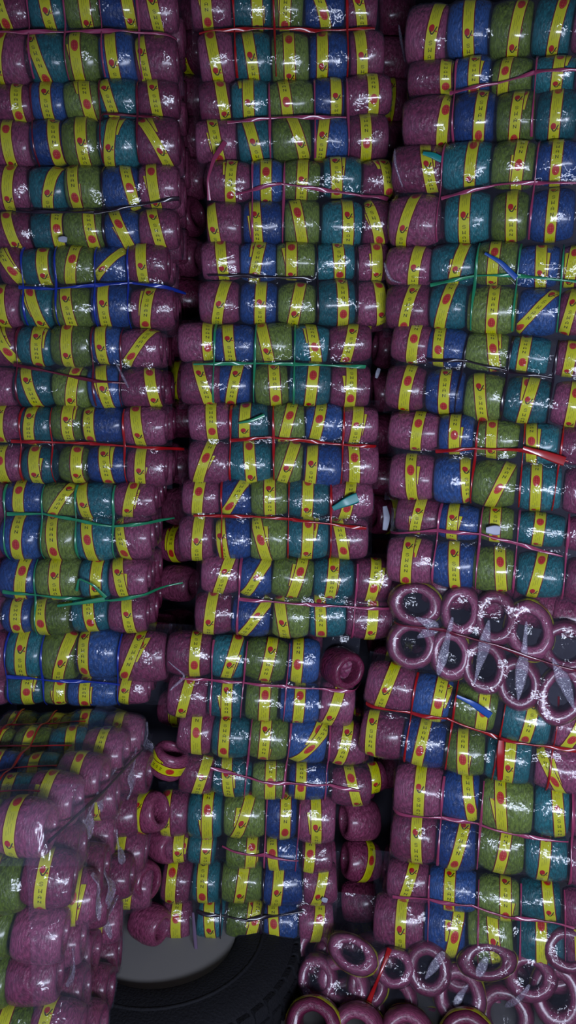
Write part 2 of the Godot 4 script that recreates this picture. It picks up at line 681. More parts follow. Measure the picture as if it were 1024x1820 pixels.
# ---------------------------------------------------------------- flat plastic ribbon
func ribbon_mesh(path: PackedVector3Array, n: Vector3, width: float, thick := 0.0016, twist := 0.0, taper := false) -> ArrayMesh:
	var ring := 8
	var v := PackedVector3Array()
	var nn := PackedVector3Array()
	var uv := PackedVector2Array()
	var t := PackedVector3Array()
	for k in path.size():
		var d := (path[mini(k + 1, path.size() - 1)] - path[maxi(k - 1, 0)]).normalized()
		var side := d.cross(n).normalized()
		var up := side.cross(d).normalized()
		var tw := twist * sin(k * 0.35)
		var s2 := side * cos(tw) + up * sin(tw)
		var u2 := up * cos(tw) - side * sin(tw)
		var wv := width * (0.8 + 0.3 * sin(k * 0.21 + path[0].x * 40.0))
		if taper:
			wv *= pow(sin(PI * (k + 0.6) / (path.size() + 0.2)), 0.6)
		for i in ring + 1:
			var a := TAU * i / ring
			v.append(path[k] + s2 * cos(a) * wv / 2.0 + u2 * sin(a) * thick)
			nn.append((s2 * cos(a) * thick + u2 * sin(a) * wv / 2.0).normalized())
			uv.append(Vector2(float(i) / ring, k * 0.1))
			t.append(d)
	return grid_mesh(v, nn, uv, t, ring + 1, path.size(), false)

func along_sheet(s: Sheet, a: Vector2, b: Vector2, lift: float, ends := true, stiff := 10) -> PackedVector3Array:
	# a path in the sheet's own axes that rides on the film, pulled fairly straight
	var len_ := a.distance_to(b)
	var k := maxi(6, int(len_ / 0.006))
	var z := PackedFloat32Array()
	for i in k + 1:
		var p := a.lerp(b, float(i) / k)
		z.append(s.height(p.x, p.y) + 0.0055)
	for it in stiff:
		for i in range(1, k):
			z[i] = maxf(z[i], (z[i - 1] + z[i + 1]) / 2.0)
	var out := PackedVector3Array()
	var dir := (b - a).normalized()
	if ends:
		out.append(s.world(a.x - dir.x * 0.006, a.y - dir.y * 0.006, z[0] - 0.05))
		out.append(s.world(a.x - dir.x * 0.004, a.y - dir.y * 0.004, z[0] - 0.02))
	for i in k + 1:
		var p := a.lerp(b, float(i) / k)
		out.append(s.world(p.x, p.y, z[i] + lift))
	if ends:
		out.append(s.world(b.x + dir.x * 0.004, b.y + dir.y * 0.004, z[k] - 0.02))
		out.append(s.world(b.x + dir.x * 0.006, b.y + dir.y * 0.006, z[k] - 0.05))
	return out

func smooth_path(p: PackedVector3Array, times := 2) -> PackedVector3Array:
	for it in times:
		var q := p.duplicate()
		for i in range(1, p.size() - 1):
			q[i] = (p[i - 1] + p[i] * 2.0 + p[i + 1]) / 4.0
		p = q
	return p

# ---------------------------------------------------------------- a bundle of the stacks: two rows of rolls, film, ribbon
const FOLDS := [["mauve-tied ninth", [[303, 1168], [334, 1196], [304, 1222]], 0.010], ["third bundle down the right", [[705, 272], [707, 300], [718, 336]], 0.010],
	["green-tied bundle of the right", [[686, 470], [694, 500], [716, 506]], 0.012], ["topmost bundle of the right", [[700, 20], [706, 60], [716, 100]], 0.010], ["fifth bundle down the left", [[205, 640], [232, 690]], 0.010]]
const NAME := {"P": "pink", "T": "teal", "G": "green", "B": "blue"}
const COLOUR_WORD := {"P": "pink", "T": "teal", "G": "olive green", "B": "blue"}

func bundle(stack: String, phrase: String, tie: String, tie_label: String, line: Array, rows: Array, deep: int):
	var rolls: Array = []
	var seams: Array = []
	var row_names := ["upper row", "lower row"] if rows.size() == 2 else ["row"]
	var right_dir := Vector3.ZERO
	for ri in rows.size():
		var row: Array = rows[ri]
		var first: Array = row[3]
		var last: Array = row[row.size() - 1]
		for k in range(3, row.size()):
			var c: Array = row[k]
			var xm: float = (c[0] + c[1]) / 2.0
			var f0: float = (float(c[0]) - first[0]) / (last[1] - first[0])
			var f1: float = (float(c[1]) - first[0]) / (last[1] - first[0])
			var ya: float = lerpf(row[0], row[1], f0)
			var yb: float = lerpf(row[0], row[1], f1)
			var nudge := rng.randf_range(-2.0, 2.0)
			ya += nudge + rng.randf_range(-2.5, 2.5)
			yb += nudge + rng.randf_range(-2.5, 2.5)
			var a := at_z(c[0], ya, depth_of(stack, c[0]))
			var b := at_z(c[1], yb, depth_of(stack, c[1]))
			var mid := (a + b) / 2.0
			var ym := (ya + yb) / 2.0
			var tall := at_z(xm, ym - row[2] / 2.0, mid.z).distance_to(at_z(xm, ym + row[2] / 2.0, mid.z))
			var axis := (b - a).normalized()
			right_dir += axis
			var n := axis.cross(Vector3.UP).normalized()
			var up := n.cross(axis).normalized()
			var ry := tall / 2.0 * rng.randf_range(1.0, 1.08)
			var rz := ry * 0.6 + 0.05 * 0.4
			mid += n * rng.randf_range(-0.010, 0.006)
			var r := new_roll(a.distance_to(b) * 1.0, ry, rz, Transform3D(Basis(axis, up, n), mid))
			var per_px: float = a.distance_to(b) / (float(c[1]) - c[0])
			var word: String = COLOUR_WORD[c[2]]
			var lean: float = -float(c[4])
			var look := ""
			if absf(lean) > 0.3 and c[2] != "P":
				look = " with slanted label"
			var label := ""
			if c[2] == "P":
				var nb: Array = row[k + 1] if k == 3 else row[k - 1]
				label = "pink roll beside the %s one, %s, %s" % [COLOUR_WORD[nb[2]], row_names[ri], phrase]
			else:
				label = "%s twine roll%s, %s, %s" % [word, look, row_names[ri], phrase]
			var band: Array = []
			if c[3] > 0:
				var lw := clampf(21.5 * per_px, 0.023, 0.031)
				band = [(float(c[3]) - xm) * per_px, lean, lw]
			twine_roll(NAME[c[2]], r, label, band, "%s twine rolls" % word)
			rolls.append(r)
			if k > 3 and ri == 0:
				seams.append(a)
		# the layers behind, whose pink ends show in the dark gap beside the stack
		for d in deep:
			var c: Array = last if stack != "right" else first
			var src: Roll = rolls[rolls.size() - 1] if stack != "right" else rolls[rolls.size() - (row.size() - 3)]
			var pl := src.place
			var back := src.place.basis.z * -(0.108 * (d + 1))
			pl.origin += back + Vector3(rng.randf_range(-0.008, 0.012) * (-1.0 if stack == "right" else 1.0), rng.randf_range(-0.012, 0.012), 0)
			var r := new_roll(src.a * 2.0, src.ry, src.rz, pl)
			var which: String = ["first", "second"][d]
			twine_roll("pink", r, "pink roll, %s layer behind %s, %s" % [which, row_names[ri], phrase], [rng.randf_range(-0.3, 0.3) * src.a, 0.0, 0.026] if rng.randf() < 0.5 else [], "pink twine rolls in the gaps")
	right_dir = right_dir.normalized()
	var s := sheet_over(rolls, right_dir, Vector3.UP)
	var wrap := film(s, "clear crinkled plastic wrap over the %s" % phrase, "plastic wraps")
	for f in FOLDS:
		if phrase.begins_with(f[0]):
			var pts := []
			for q in f[1]:
				pts.append(at_z(q[0], q[1], depth_of(stack, q[0]) + 0.02))
			film_fold(wrap, s, pts, f[2])
	if tie == "":
		return
	# the ribbon: one run across between the two rows, one run up and down at each seam
	var o := thing("tie_ribbon", tie_label, "ribbon", s.origin, "ribbons round the bundles")
	var inv := Transform3D(Basis.IDENTITY, -s.origin)
	for k in line.size() - 1:
		var pa: Array = line[k]
		var pb: Array = line[k + 1]
		var a3 := s.local(at_z(pa[0], pa[1], depth_of(stack, pa[0]) + 0.03))
		var b3 := s.local(at_z(pb[0], pb[1], depth_of(stack, pb[0]) + 0.03))
		var path := smooth_path(along_sheet(s, Vector2(a3.x, a3.y), Vector2(b3.x, b3.y), 0.001, line.size() == 2, 6), 3)
		part("crosswise_ribbon", ribbon_mesh(inv * path, s.n, 0.0095, 0.0016, 0.7), M[tie], o)
	for q in seams:
		if rng.randf() < 0.25:
			continue
		var l := s.local(q)
		var y1 := s.y0 + (s.ny - 5) * s.cell
		var y2 := s.y0 + 4 * s.cell
		var path := smooth_path(along_sheet(s, Vector2(l.x + 0.003, y1), Vector2(l.x + rng.randf_range(-0.005, 0.008), y2), 0.0005, false, 3), 2)
		part("lengthwise_ribbon", ribbon_mesh(inv * path, s.n, rng.randf_range(0.004, 0.0075), 0.0012, 0.5), M[tie], o)

# rows: [y of the row's middle at its left end, at its right end, height, then rolls: [x from, x to, colour, x of the paper band (0 none), lean of the band]]
func left_stack():
	var st := "left"
	bundle(st, "topmost bundle of the left stack", "ribbon_pink", "dull pink ribbon round the topmost bundle of the left stack", [[0, 66], [115, 60], [312, 62]], [
		[18, 18, 77, [-20, 54, "P", 9, 0.2], [56, 119, "T", 88, 0.1], [121, 180, "G", 158, 0.0], [182, 245, "B", 231, 0.12], [247, 316, "P", 275, 0.2]],
		[107, 106, 86, [-20, 53, "P", 10, -0.2], [57, 120, "T", 73, 0.25], [121, 181, "G", 143, 0.08], [183, 242, "B", 205, 0.0], [243, 316, "P", 256, 0.15]]], 2)
	bundle(st, "second bundle down the left stack", "ribbon_maroon", "thin maroon ribbon round the second bundle of the left stack", [[180, 205], [285, 213]], [
		[181, 180, 69, [-20, 59, "P", 37, 0.0], [60, 119, "B", 88, 0.05], [120, 181, "G", 159, 0.1], [182, 246, "T", 196, 0.25], [247, 318, "P", 277, 0.12]],
		[254, 258, 82, [-20, 58, "P", 22, 0.05], [59, 117, "B", 103, 0.0], [118, 178, "G", 153, 0.0], [179, 246, "T", 203, -0.2], [247, 320, "P", 275, 0.6]]], 2)
	bundle(st, "dark-tied third bundle of the left stack", "ribbon_dark", "near-black ribbon round the third bundle of the left stack", [[30, 376], [170, 382], [318, 352]], [
		[334, 336, 78, [-18, 57, "P", 24, -0.1], [58, 120, "T", 98, -0.3], [121, 183, "G", 138, 0.05], [186, 249, "B", 234, 0.2], [250, 319, "P", 275, 0.1]],
		[412, 410, 68, [-4, 60, "P", 27, 0.25], [61, 119, "T", 109, 0.0], [120, 189, "G", 167, 0.1], [191, 250, "B", 219, 0.4], [251, 318, "P", 280, 0.25]]], 2)
	bundle(st, "blue-tied bundle of the left stack", "ribbon_blue", "dark blue ribbon round the fourth bundle of the left stack", [[36, 512], [95, 515], [235, 503], [325, 513]], [
		[476, 470, 68, [6, 46, "P", 22, 0.6], [47, 99, "T", 85, 0.0], [104, 171, "G", 136, -0.2], [174, 228, "B", 200, -1.0], [230, 301, "P", 256, 0.05]],
		[544, 545, 74, [-14, 42, "P", 12, 0.15], [43, 99, "T", 68, 0.35], [101, 165, "G", 128, 0.1], [167, 233, "B", 190, 0.05], [235, 311, "P", 265, -0.2]]], 2)
	bundle(st, "fifth bundle down the left stack", "ribbon_maroon", "maroon ribbon round the fifth bundle of the left stack", [[26, 648], [170, 678], [225, 682]], [
		[614, 616, 70, [-25, 37, "P", 15, 0.5], [38, 97, "T", 74, 0.0], [98, 165, "G", 127, 0.0], [167, 218, "B", 185, 0.1], [219, 287, "P", 250, -0.75]],
		[688, 690, 72, [-36, 31, "P", 0, 0.0], [33, 97, "T", 62, 0.2], [98, 160, "G", 135, -0.2], [162, 216, "B", 190, 0.1], [218, 290, "P", 273, 0.15]]], 2)
	bundle(st, "red-tied bundle of the left stack", "ribbon_red", "bright red ribbon round the sixth bundle of the left stack", [[20, 784], [160, 788], [322, 800]], [
		[752, 756, 66, [-30, 44, "P", 7, -0.1], [45, 96, "T", 62, -0.15], [97, 149, "G", 127, 0.0], [150, 221, "B", 163, 0.0], [223, 297, "P", 249, 0.15]],
		[822, 828, 66, [-25, 44, "P", 10, 0.0], [46, 101, "T", 70, 0.05], [112, 160, "G", 144, 0.1], [161, 227, "B", 193, 0.1], [228, 296, "P", 253, 0.0]]], 2)
	bundle(st, "green-tied bundle of the left stack", "ribbon_green", "pale green ribbon round the seventh bundle of the left stack", [[16, 912], [80, 912], [200, 934], [305, 926]], [
		[886, 888, 62, [-55, 14, "P", 0, 0.0], [16, 82, "B", 42, -0.1], [83, 139, "G", 115, -0.65], [140, 205, "T", 155, 0.1], [206, 279, "P", 236, -0.25]],
		[952, 954, 78, [-60, 9, "P", 0, 0.0], [10, 76, "B", 42, 0.0], [77, 140, "G", 102, 0.1], [141, 208, "T", 165, 0.15], [210, 272, "P", 221, 0.15]]], 2)
	bundle(st, "eighth bundle down the left stack", "ribbon_green", "knotted green ribbon round the eighth bundle of the left stack", [[10, 1048], [130, 1062], [196, 1066], [320, 1046]], [
		[1027, 1029, 72, [-65, 7, "P", 0, 0.0], [8, 69, "B", 48, -0.15], [70, 145, "G", 106, 0.0], [146, 196, "T", 176, -0.1], [198, 266, "P", 219, 0.2]],
		[1092, 1092, 62, [-60, 9, "P", 0, 0.0], [10, 61, "B", 37, 0.0], [63, 130, "G", 82, 0.1], [132, 195, "T", 165, 0.1], [197, 264, "P", 233, 0.15]]], 2)
	bundle(st, "lowest bundle of the left stack", "ribbon_blue", "thin blue ribbon round the lowest bundle of the left stack", [[16, 1200], [110, 1206], [214, 1214]], [
		[1160, 1166, 84, [-50, 18, "P", 0, 0.0], [19, 81, "T", 47, 0.0], [82, 140, "G", 120, -0.25], [141, 213, "B", 155, 0.05], [216, 298, "P", 236, -0.4]],
		[1224, 1226, 52, [-55, 14, "P", 0, 0.0], [15, 80, "T", 55, 0.0], [83, 123, "G", 112, 0.0], [125, 210, "B", 156, 0.0], [212, 266, "P", 226, -0.15]]], 2)

func middle_stack():
	var st := "middle"
	bundle(st, "topmost bundle of the middle stack", "ribbon_red", "dark red ribbon round the topmost bundle of the middle stack", [[355, 62], [470, 52], [560, 54], [665, 55]], [
		[17, 17, 74, [342, 412, "P", 370, 0.0], [414, 482, "T", 458, 0.0], [484, 539, "G", 508, 0.0], [541, 611, "B", 565, 0.4], [612, 669, "P", 634, 0.3]],
		[108, 98, 84, [356, 416, "P", 382, 0.1], [419, 481, "T", 446, 0.12], [483, 548, "G", 514, 0.0], [550, 618, "B", 572, 0.0], [620, 680, "P", 639, 0.05]]], 0)
	bundle(st, "second bundle down the middle stack", "ribbon_pink", "flat dusky pink ribbon round the second bundle of the middle stack", [[405, 222], [495, 212], [615, 211]], [
		[186, 170, 72, [356, 411, "P", 397, 0.1], [413, 476, "T", 443, 0.0], [478, 556, "G", 507, 0.1], [557, 611, "B", 596, 0.0], [613, 693, "P", 660, 0.0]],
		[256, 242, 76, [350, 421, "P", 385, 0.2], [424, 483, "T", 449, 0.2], [484, 552, "G", 528, 0.3], [556, 617, "B", 573, -0.15], [619, 688, "P", 648, 0.0]]], 1)
	bundle(st, "third bundle down the middle stack", "ribbon_pink", "thin pink ribbon round the third bundle of the middle stack", [[420, 347], [500, 331], [640, 348], [690, 353]], [
		[324, 318, 70, [370, 446, "P", 413, -0.1], [448, 502, "B", 474, 0.0], [504, 568, "G", 537, 0.0], [574, 640, "T", 596, 0.05], [643, 697, "P", 685, 0.2]],
		[398, 398, 78, [370, 430, "P", 380, 0.15], [434, 501, "B", 456, 0.1], [506, 567, "G", 530, 0.2], [571, 641, "T", 616, 0.05], [644, 692, "P", 660, 0.4]]], 0)
	bundle(st, "dark-tied fourth bundle of the middle stack", "ribbon_dark", "near-black ribbon round the fourth bundle of the middle stack", [[370, 490], [470, 493], [555, 496]], [
		[464, 466, 66, [360, 427, "P", 396, 0.05], [429, 491, "B", 459, -0.2], [492, 559, "G", 518, 0.0], [561, 629, "T", 601, 0.05], [631, 690, "P", 667, 0.0]],
		[538, 541, 76, [357, 426, "P", 396, -0.25], [428, 492, "B", 464, 0.0], [494, 561, "G", 528, -0.2], [562, 629, "T", 607, 0.0], [631, 684, "P", 673, 0.1]]], 1)
	bundle(st, "green-tied bundle of the middle stack", "ribbon_green", "sea green ribbon round the fifth bundle of the middle stack", [[345, 648], [450, 646], [520, 648], [650, 652]], [
		[610, 612, 68, [320, 381, "P", 372, 0.0], [383, 453, "B", 409, 0.1], [454, 519, "G", 472, 0.2], [522, 583, "T", 557, 0.25], [585, 659, "P", 621, -0.25]],
		[682, 684, 74, [324, 393, "P", 364, 0.3], [387, 446, "B", 418, -0.15], [453, 512, "G", 489, 0.0], [514, 586, "T", 554, -0.05], [587, 656, "P", 622, 0.0]]], 2)
	bundle(st, "sixth bundle down the middle stack", "ribbon_red", "wide red ribbon round the sixth bundle of the middle stack", [[408, 783], [482, 777], [605, 790], [668, 794]], [
		[750, 752, 66, [338, 409, "P", 379, 0.0], [411, 477, "T", 437, -0.1], [484, 541, "G", 512, -0.3], [543, 607, "B", 565, -0.2], [608, 670, "P", 632, -0.12]],
		[822, 826, 74, [338, 408, "P", 366, -0.35], [410, 482, "T", 446, 0.1], [487, 537, "G", 513, -0.25], [539, 606, "B", 553, -0.05], [608, 671, "P", 628, 0.05]]], 1)
	bundle(st, "red-tied seventh bundle of the middle stack", "ribbon_red", "thin red ribbon round the seventh bundle of the middle stack", [[345, 916], [450, 917], [520, 922], [650, 938]], [
		[884, 888, 66, [326, 391, "P", 355, -0.1], [394, 446, "B", 418, -0.7], [447, 511, "G", 480, 0.0], [512, 583, "T", 546, -0.05], [585, 661, "P", 617, -0.2]],
		[953, 957, 76, [322, 380, "P", 355, -0.1], [386, 446, "B", 397, 0.1], [447, 510, "G", 465, 0.3], [511, 582, "T", 546, 0.0], [586, 652, "P", 605, 0.2]]], 1)
	bundle(st, "eighth bundle down the middle stack", "ribbon_pink", "mauve ribbon round the eighth bundle of the middle stack", [[425, 1062], [545, 1072], [690, 1080]], [
		[1020, 1032, 72, [360, 425, "P", 400, -0.3], [427, 483, "B", 456, -0.6], [484, 556, "G", 528, -0.2], [557, 628, "T", 589, -0.1], [630, 692, "P", 661, -0.1]],
		[1086, 1100, 72, [350, 413, "P", 377, -0.12], [414, 481, "B", 454, -0.6], [485, 549, "G", 502, 0.2], [550, 613, "T", 569, 0.05], [614, 694, "P", 658, -0.05]]], 0)
	bundle(st, "mauve-tied ninth bundle of the middle stack", "ribbon_pink", "mauve ribbon round the ninth bundle of the middle stack", [[320, 1204], [430, 1212], [645, 1230]], [
		[1158, 1178, 74, [300, 377, "P", 350, 0.0], [378, 434, "T", 413, -0.25], [437, 509, "G", 477, -0.1], [511, 567, "B", 528, 0.0]],
		[1232, 1252, 70, [300, 369, "P", 331, -0.2], [371, 431, "T", 405, 0.0], [437, 494, "G", 471, 0.0], [498, 566, "B", 531, -0.05], [568, 627, "P", 591, -0.25]]], 2)
	bundle(st, "tenth bundle down the middle stack", "ribbon_pink", "twisted pink ribbon round the tenth bundle of the middle stack", [[375, 1362], [470, 1384], [585, 1392], [640, 1400]], [
		[1298, 1318, 72, [318, 378, "P", 352, 0.1], [379, 443, "T", 401, 0.0], [444, 511, "G", 471, 0.0], [513, 578, "B", 550, -0.7], [581, 648, "P", 608, -0.2]],
		[1370, 1400, 60, [322, 379, "P", 360, -0.2], [380, 446, "T", 407, 0.2], [449, 507, "G", 481, 0.0], [513, 582, "B", 534, 0.0], [588, 658, "P", 628, 0.3]]], 2)
	bundle(st, "eleventh bundle down the middle stack", "ribbon_pink", "loose pink ribbon round the eleventh bundle of the middle stack", [[395, 1506], [470, 1518], [530, 1526]], [
		[1444, 1452, 74, [284, 336, "P", 298, 0.1], [337, 396, "T", 372, 0.0], [399, 471, "G", 431, -0.35], [472, 527, "B", 507, 0.0], [530, 594, "P", 561, 0.05]],
		[1505, 1522, 50, [290, 334, "P", 320, 0.1], [336, 383, "T", 368, 0.0], [403, 461, "G", 447, -0.1], [473, 531, "B", 486, 0.1], [537, 590, "P", 549, -0.1]]], 2)
	bundle(st, "lowest bundle of the middle stack", "ribbon_dark", "thin near-black ribbon round the lowest bundle of the middle stack", [[350, 1618], [440, 1630], [540, 1620]], [
		[1564, 1568, 68, [290, 340, "P", 308, 0.05], [344, 391, "T", 363, 0.05], [394, 466, "G", 430, -0.15], [468, 537, "B", 493, -0.15], [539, 598, "P", 566, -0.3]],
		[1630, 1636, 60, [286, 340, "P", 317, 0.0], [352, 398, "T", 376, 0.2], [403, 464, "G", 450, -0.2], [469, 529, "B", 488, 0.1], [531, 592, "P", 563, -0.2]]], 2)

func right_stack():
	var st := "right"
	bundle(st, "topmost bundle of the right stack", "", "", [], [
		[60, 44, 100, [726, 797, "P", 776, -0.1], [799, 871, "B", 837, 0.05], [874, 947, "G", 922, -0.12], [951, 1018, "T", 995, -0.1], [1021, 1094, "P", 1050, 0.0]]], 2)
	bundle(st, "second bundle down the right stack", "ribbon_pink", "dull pink ribbon round the second bundle of the right stack", [[800, 168], [885, 150], [950, 134], [1030, 130]], [
		[140, 132, 62, [728, 808, "P", 795, 0.05], [811, 872, "B", 846, 0.0], [876, 947, "G", 900, -0.1], [950, 1022, "T", 993, 0.0], [1026, 1094, "P", 1060, 0.0]],
		[220, 200, 90, [720, 803, "P", 795, -0.15], [810, 880, "B", 857, -0.05], [884, 951, "G", 920, -0.08], [954, 1026, "T", 989, 0.0], [1030, 1096, "P", 1060, 0.0]]], 2)
	bundle(st, "third bundle down the right stack", "ribbon_pink", "rose ribbon round the third bundle of the right stack", [[785, 354], [880, 331], [955, 326], [1040, 325]], [
		[302, 288, 80, [702, 787, "P", 764, 0.25], [790, 873, "T", 841, -0.05], [877, 950, "G", 925, -0.05], [954, 1028, "B", 990, 0.0], [1032, 1100, "P", 1060, 0.0]],
		[396, 376, 88, [696, 782, "P", 730, -0.3], [793, 871, "T", 829, 0.0], [876, 939, "G", 911, 0.05], [943, 1021, "B", 982, -0.05], [1028, 1096, "P", 1060, 0.0]]], 2)
	bundle(st, "green-tied bundle of the right stack", "ribbon_green", "pale green ribbon round the fourth bundle of the right stack", [[766, 508], [845, 492], [925, 492], [1040, 502]], [
		[472, 474, 74, [690, 767, "P", 743, -0.1], [769, 847, "T", 818, -0.25], [849, 919, "G", 880, 0.0], [921, 993, "B", 962, 0.1], [996, 1066, "P", 1018, -0.1]],
		[546, 556, 82, [690, 764, "P", 731, -0.25], [767, 830, "T", 795, -0.25], [833, 919, "G", 878, 0.0], [922, 991, "B", 955, -0.8], [994, 1064, "P", 1014, -0.2]]], 2)
	bundle(st, "dark-tied fifth bundle of the right stack", "ribbon_dark", "near-black ribbon round the fifth bundle of the right stack", [[758, 640], [830, 642], [900, 660], [985, 672]], [
		[608, 640, 66, [700, 765, "P", 739, 0.0], [763, 826, "B", 783, 0.1], [829, 903, "G", 878, 0.2], [906, 976, "T", 932, 0.0], [986, 1054, "P", 1014, 0.0]],
		[686, 722, 80, [690, 756, "P", 728, -0.1], [759, 826, "B", 793, 0.0], [828, 896, "G", 856, 0.2], [899, 976, "T", 940, -0.12], [982, 1060, "P", 1019, 0.0]]], 2)
	bundle(st, "sixth bundle down the right stack", "ribbon_red", "shiny red ribbon round the sixth bundle of the right stack", [[775, 802], [845, 797], [930, 800], [1010, 820]], [
		[764, 796, 68, [694, 781, "P", 745, -0.05], [783, 843, "B", 811, 0.0], [848, 922, "G", 875, 0.1], [928, 991, "T", 945, 0.1], [996, 1064, "P", 0, 0.0]],
		[844, 876, 82, [696, 772, "P", 735, 0.1], [774, 838, "B", 832, 0.1], [842, 917, "G", 890, -0.35], [923, 997, "T", 953, 0.0], [1001, 1066, "P", 0, 0.0]]], 2)
	bundle(st, "seventh bundle down the right stack", "ribbon_pink", "mauve ribbon round the seventh bundle of the right stack", [[690, 950], [780, 941], [855, 948], [1000, 990]], [
		[912, 954, 60, [706, 781, "P", 745, -0.1], [782, 851, "B", 807, 0.0], [854, 913, "G", 881, 0.0], [919, 1002, "T", 958, 0.0], [1006, 1070, "P", 1040, 0.0]],
		[992, 1034, 80, [692, 769, "P", 728, -0.05], [771, 845, "B", 810, 0.1], [842, 913, "G", 891, 0.08], [919, 1001, "T", 955, -0.18], [1005, 1066, "P", 1040, 0.0]]], 2)
	bundle(st, "red-tied bundle under the end-on bundle", "ribbon_red", "wide red ribbon round the bundle under the end-on rolls", [[650, 1252], [730, 1264], [795, 1274], [890, 1312], [1035, 1334]], [
		[1210, 1308, 78, [654, 736, "P", 690, -0.2], [737, 801, "B", 781, 0.0], [808, 882, "G", 859, 0.05], [893, 977, "T", 940, -0.1], [984, 1056, "P", 1018, -0.3]],
		[1298, 1376, 76, [644, 716, "P", 665, 0.05], [718, 791, "B", 750, -0.1], [794, 862, "G", 825, 0.05], [864, 942, "T", 905, 0.0], [950, 1036, "P", 980, 0.6]]], 2)
	bundle(st, "second bundle below the end-on one", "ribbon_pink", "pink ribbon round the second bundle below the end-on rolls", [[698, 1441], [785, 1446], [850, 1458], [940, 1482], [1010, 1496]], [
		[1394, 1456, 84, [704, 787, "P", 749, 0.0], [788, 851, "B", 838, 0.2], [857, 946, "G", 892, 0.1], [949, 1010, "T", 992, 0.1], [1013, 1084, "P", 0, 0.0]],
		[1482, 1536, 80, [698, 776, "P", 744, 0.05], [778, 846, "B", 815, -0.25], [850, 931, "G", 893, -0.15], [933, 1007, "T", 966, -0.1], [1011, 1080, "P", 0, 0.0]]], 2)
	bundle(st, "lowest bundle of the right stack", "ribbon_pink", "pink ribbon round the lowest bundle of the right stack", [[700, 1586], [765, 1588], [840, 1598], [915, 1622], [1020, 1640]], [
		[1560, 1618, 66, [690, 763, "P", 726, -0.3], [764, 846, "B", 801, 0.0], [850, 922, "G", 899, 0.05], [924, 996, "T", 976, 0.08], [1000, 1068, "P", 0, 0.0]],
		[1628, 1688, 84, [668, 755, "P", 717, 0.0], [757, 828, "B", 808, -0.2], [834, 912, "G", 881, 0.05], [918, 1001, "T", 962, 0.0], [1005, 1076, "P", 1030, 0.0]]], 2)

# rolls whose open ends face the viewer: [x, y, half width, half height, turn of the oval in degrees, roll's axis leaning down]
func end_rolls(list: Array, z_at: Callable, say: Callable, group: String, hollow := 0.49, swell := 1.05) -> Array:
	var rolls := []
	for k in list.size():
		var e: Array = list[k]
		var at: Vector3 = at_z(e[0], e[1], z_at.call(e[0]))
		var per_px: float = at_z(e[0] + 1.0, e[1], at.z).distance_to(at)
		var to_eye := (EYE - at).normalized()
		var axis := (to_eye * 0.75 + Vector3(-0.12, float(e[5]), 0.4)).normalized()
		var side := Vector3.UP.cross(axis).normalized()
		var up := axis.cross(side).normalized()
		var b := Basis(axis, up, axis.cross(up)).orthonormalized()
		b = Basis(axis, deg_to_rad(e[4])) * b
		at -= axis * 0.055
		var r := new_roll(0.11, float(e[3]) * per_px * swell, float(e[2]) * per_px * swell, Transform3D(b, at), hollow)
		twine_roll("pink", r, say.call(k), [0.026, 0.1, 0.024] if k % 3 == 0 else [-0.01, 0.0, 0.025], group)
		rolls.append(r)
	return rolls

func end_on_bundle():
	var z := func(px): return depth_of("right", px) + 0.055
	var ord := ["first", "second", "third", "fourth", "fifth"]
	var list := [
		[738, 1075, 47, 40, -10, 0.0], [818, 1086, 36, 46, -8, 0.1], [880, 1098, 39, 50, 5, 0.1], [941, 1120, 43, 55, 12, 0.1], [1006, 1150, 46, 46, 10, 0.1],
		[732, 1146, 46, 44, 8, 0.0], [800, 1164, 38, 48, 5, 0.0], [860, 1186, 41, 50, 12, 0.0], [921, 1216, 40, 49, 8, 0.0], [998, 1236, 40, 58, -20, 0.0]]
	var say := func(k): return "pink twine roll seen end on, %s from the gap in the %s row of five" % [ord[k % 5], "upper" if k < 5 else "lower"]
	var rolls := end_rolls(list, z, say, "pink rolls lying end on")
	for k in 4:
		var e: Array = [[792, 1046], [868, 1062], [946, 1078], [1018, 1098]][k]
		loose_roll(e[0], e[1], depth_of("right", e[0]) - 0.055, 0.11, 0.05, Vector3(0, -0.2, -0.2), "pink roll wedged behind the end-on rolls, %s from the gap" % ord[k], [])
	var s := sheet_over(rolls, Vector3(1, 0, 0.3).normalized(), Vector3(0.05, 1, 0.1).normalized(), 0.004, 2, 60, 0.08)
	var wrap := film(s, "clear shrunk wrap puckered over the open ends of ten pink rolls", "plastic wraps", 0.0026)
	for f in [[[740, 1095], [776, 1112], [742, 1134]], [[805, 1095], [792, 1150], [780, 1196]], [[869, 1102], [858, 1160], [844, 1210]], [[936, 1106], [930, 1170], [921, 1240]], [[982, 1166], [1002, 1210], [1020, 1256]]]:
		var pts := []
		for q in f:
			pts.append(at_z(q[0], q[1], depth_of("right", q[0]) + 0.055))
		film_fold(wrap, s, pts, 0.03, 30)
	var o := thing("tie_ribbon", "dark cord across the middle of the end-on pink rolls", "ribbon", s.origin, "ribbons round the bundles")
	var pts := [[700, 1108], [790, 1116], [880, 1140], [960, 1168], [1040, 1190]]
	var inv := Transform3D(Basis.IDENTITY, -s.origin)
	for k in pts.size() - 1:
		var a := s.local(at_z(pts[k][0], pts[k][1], depth_of("right", pts[k][0]) + 0.05))
		var b := s.local(at_z(pts[k + 1][0], pts[k + 1][1], depth_of("right", pts[k + 1][0]) + 0.05))
		part("crosswise_ribbon", ribbon_mesh(inv * smooth_path(along_sheet(s, Vector2(a.x, a.y), Vector2(b.x, b.y), 0.001, false, 30), 3), s.n, 0.008), M.ribbon_maroon, o)

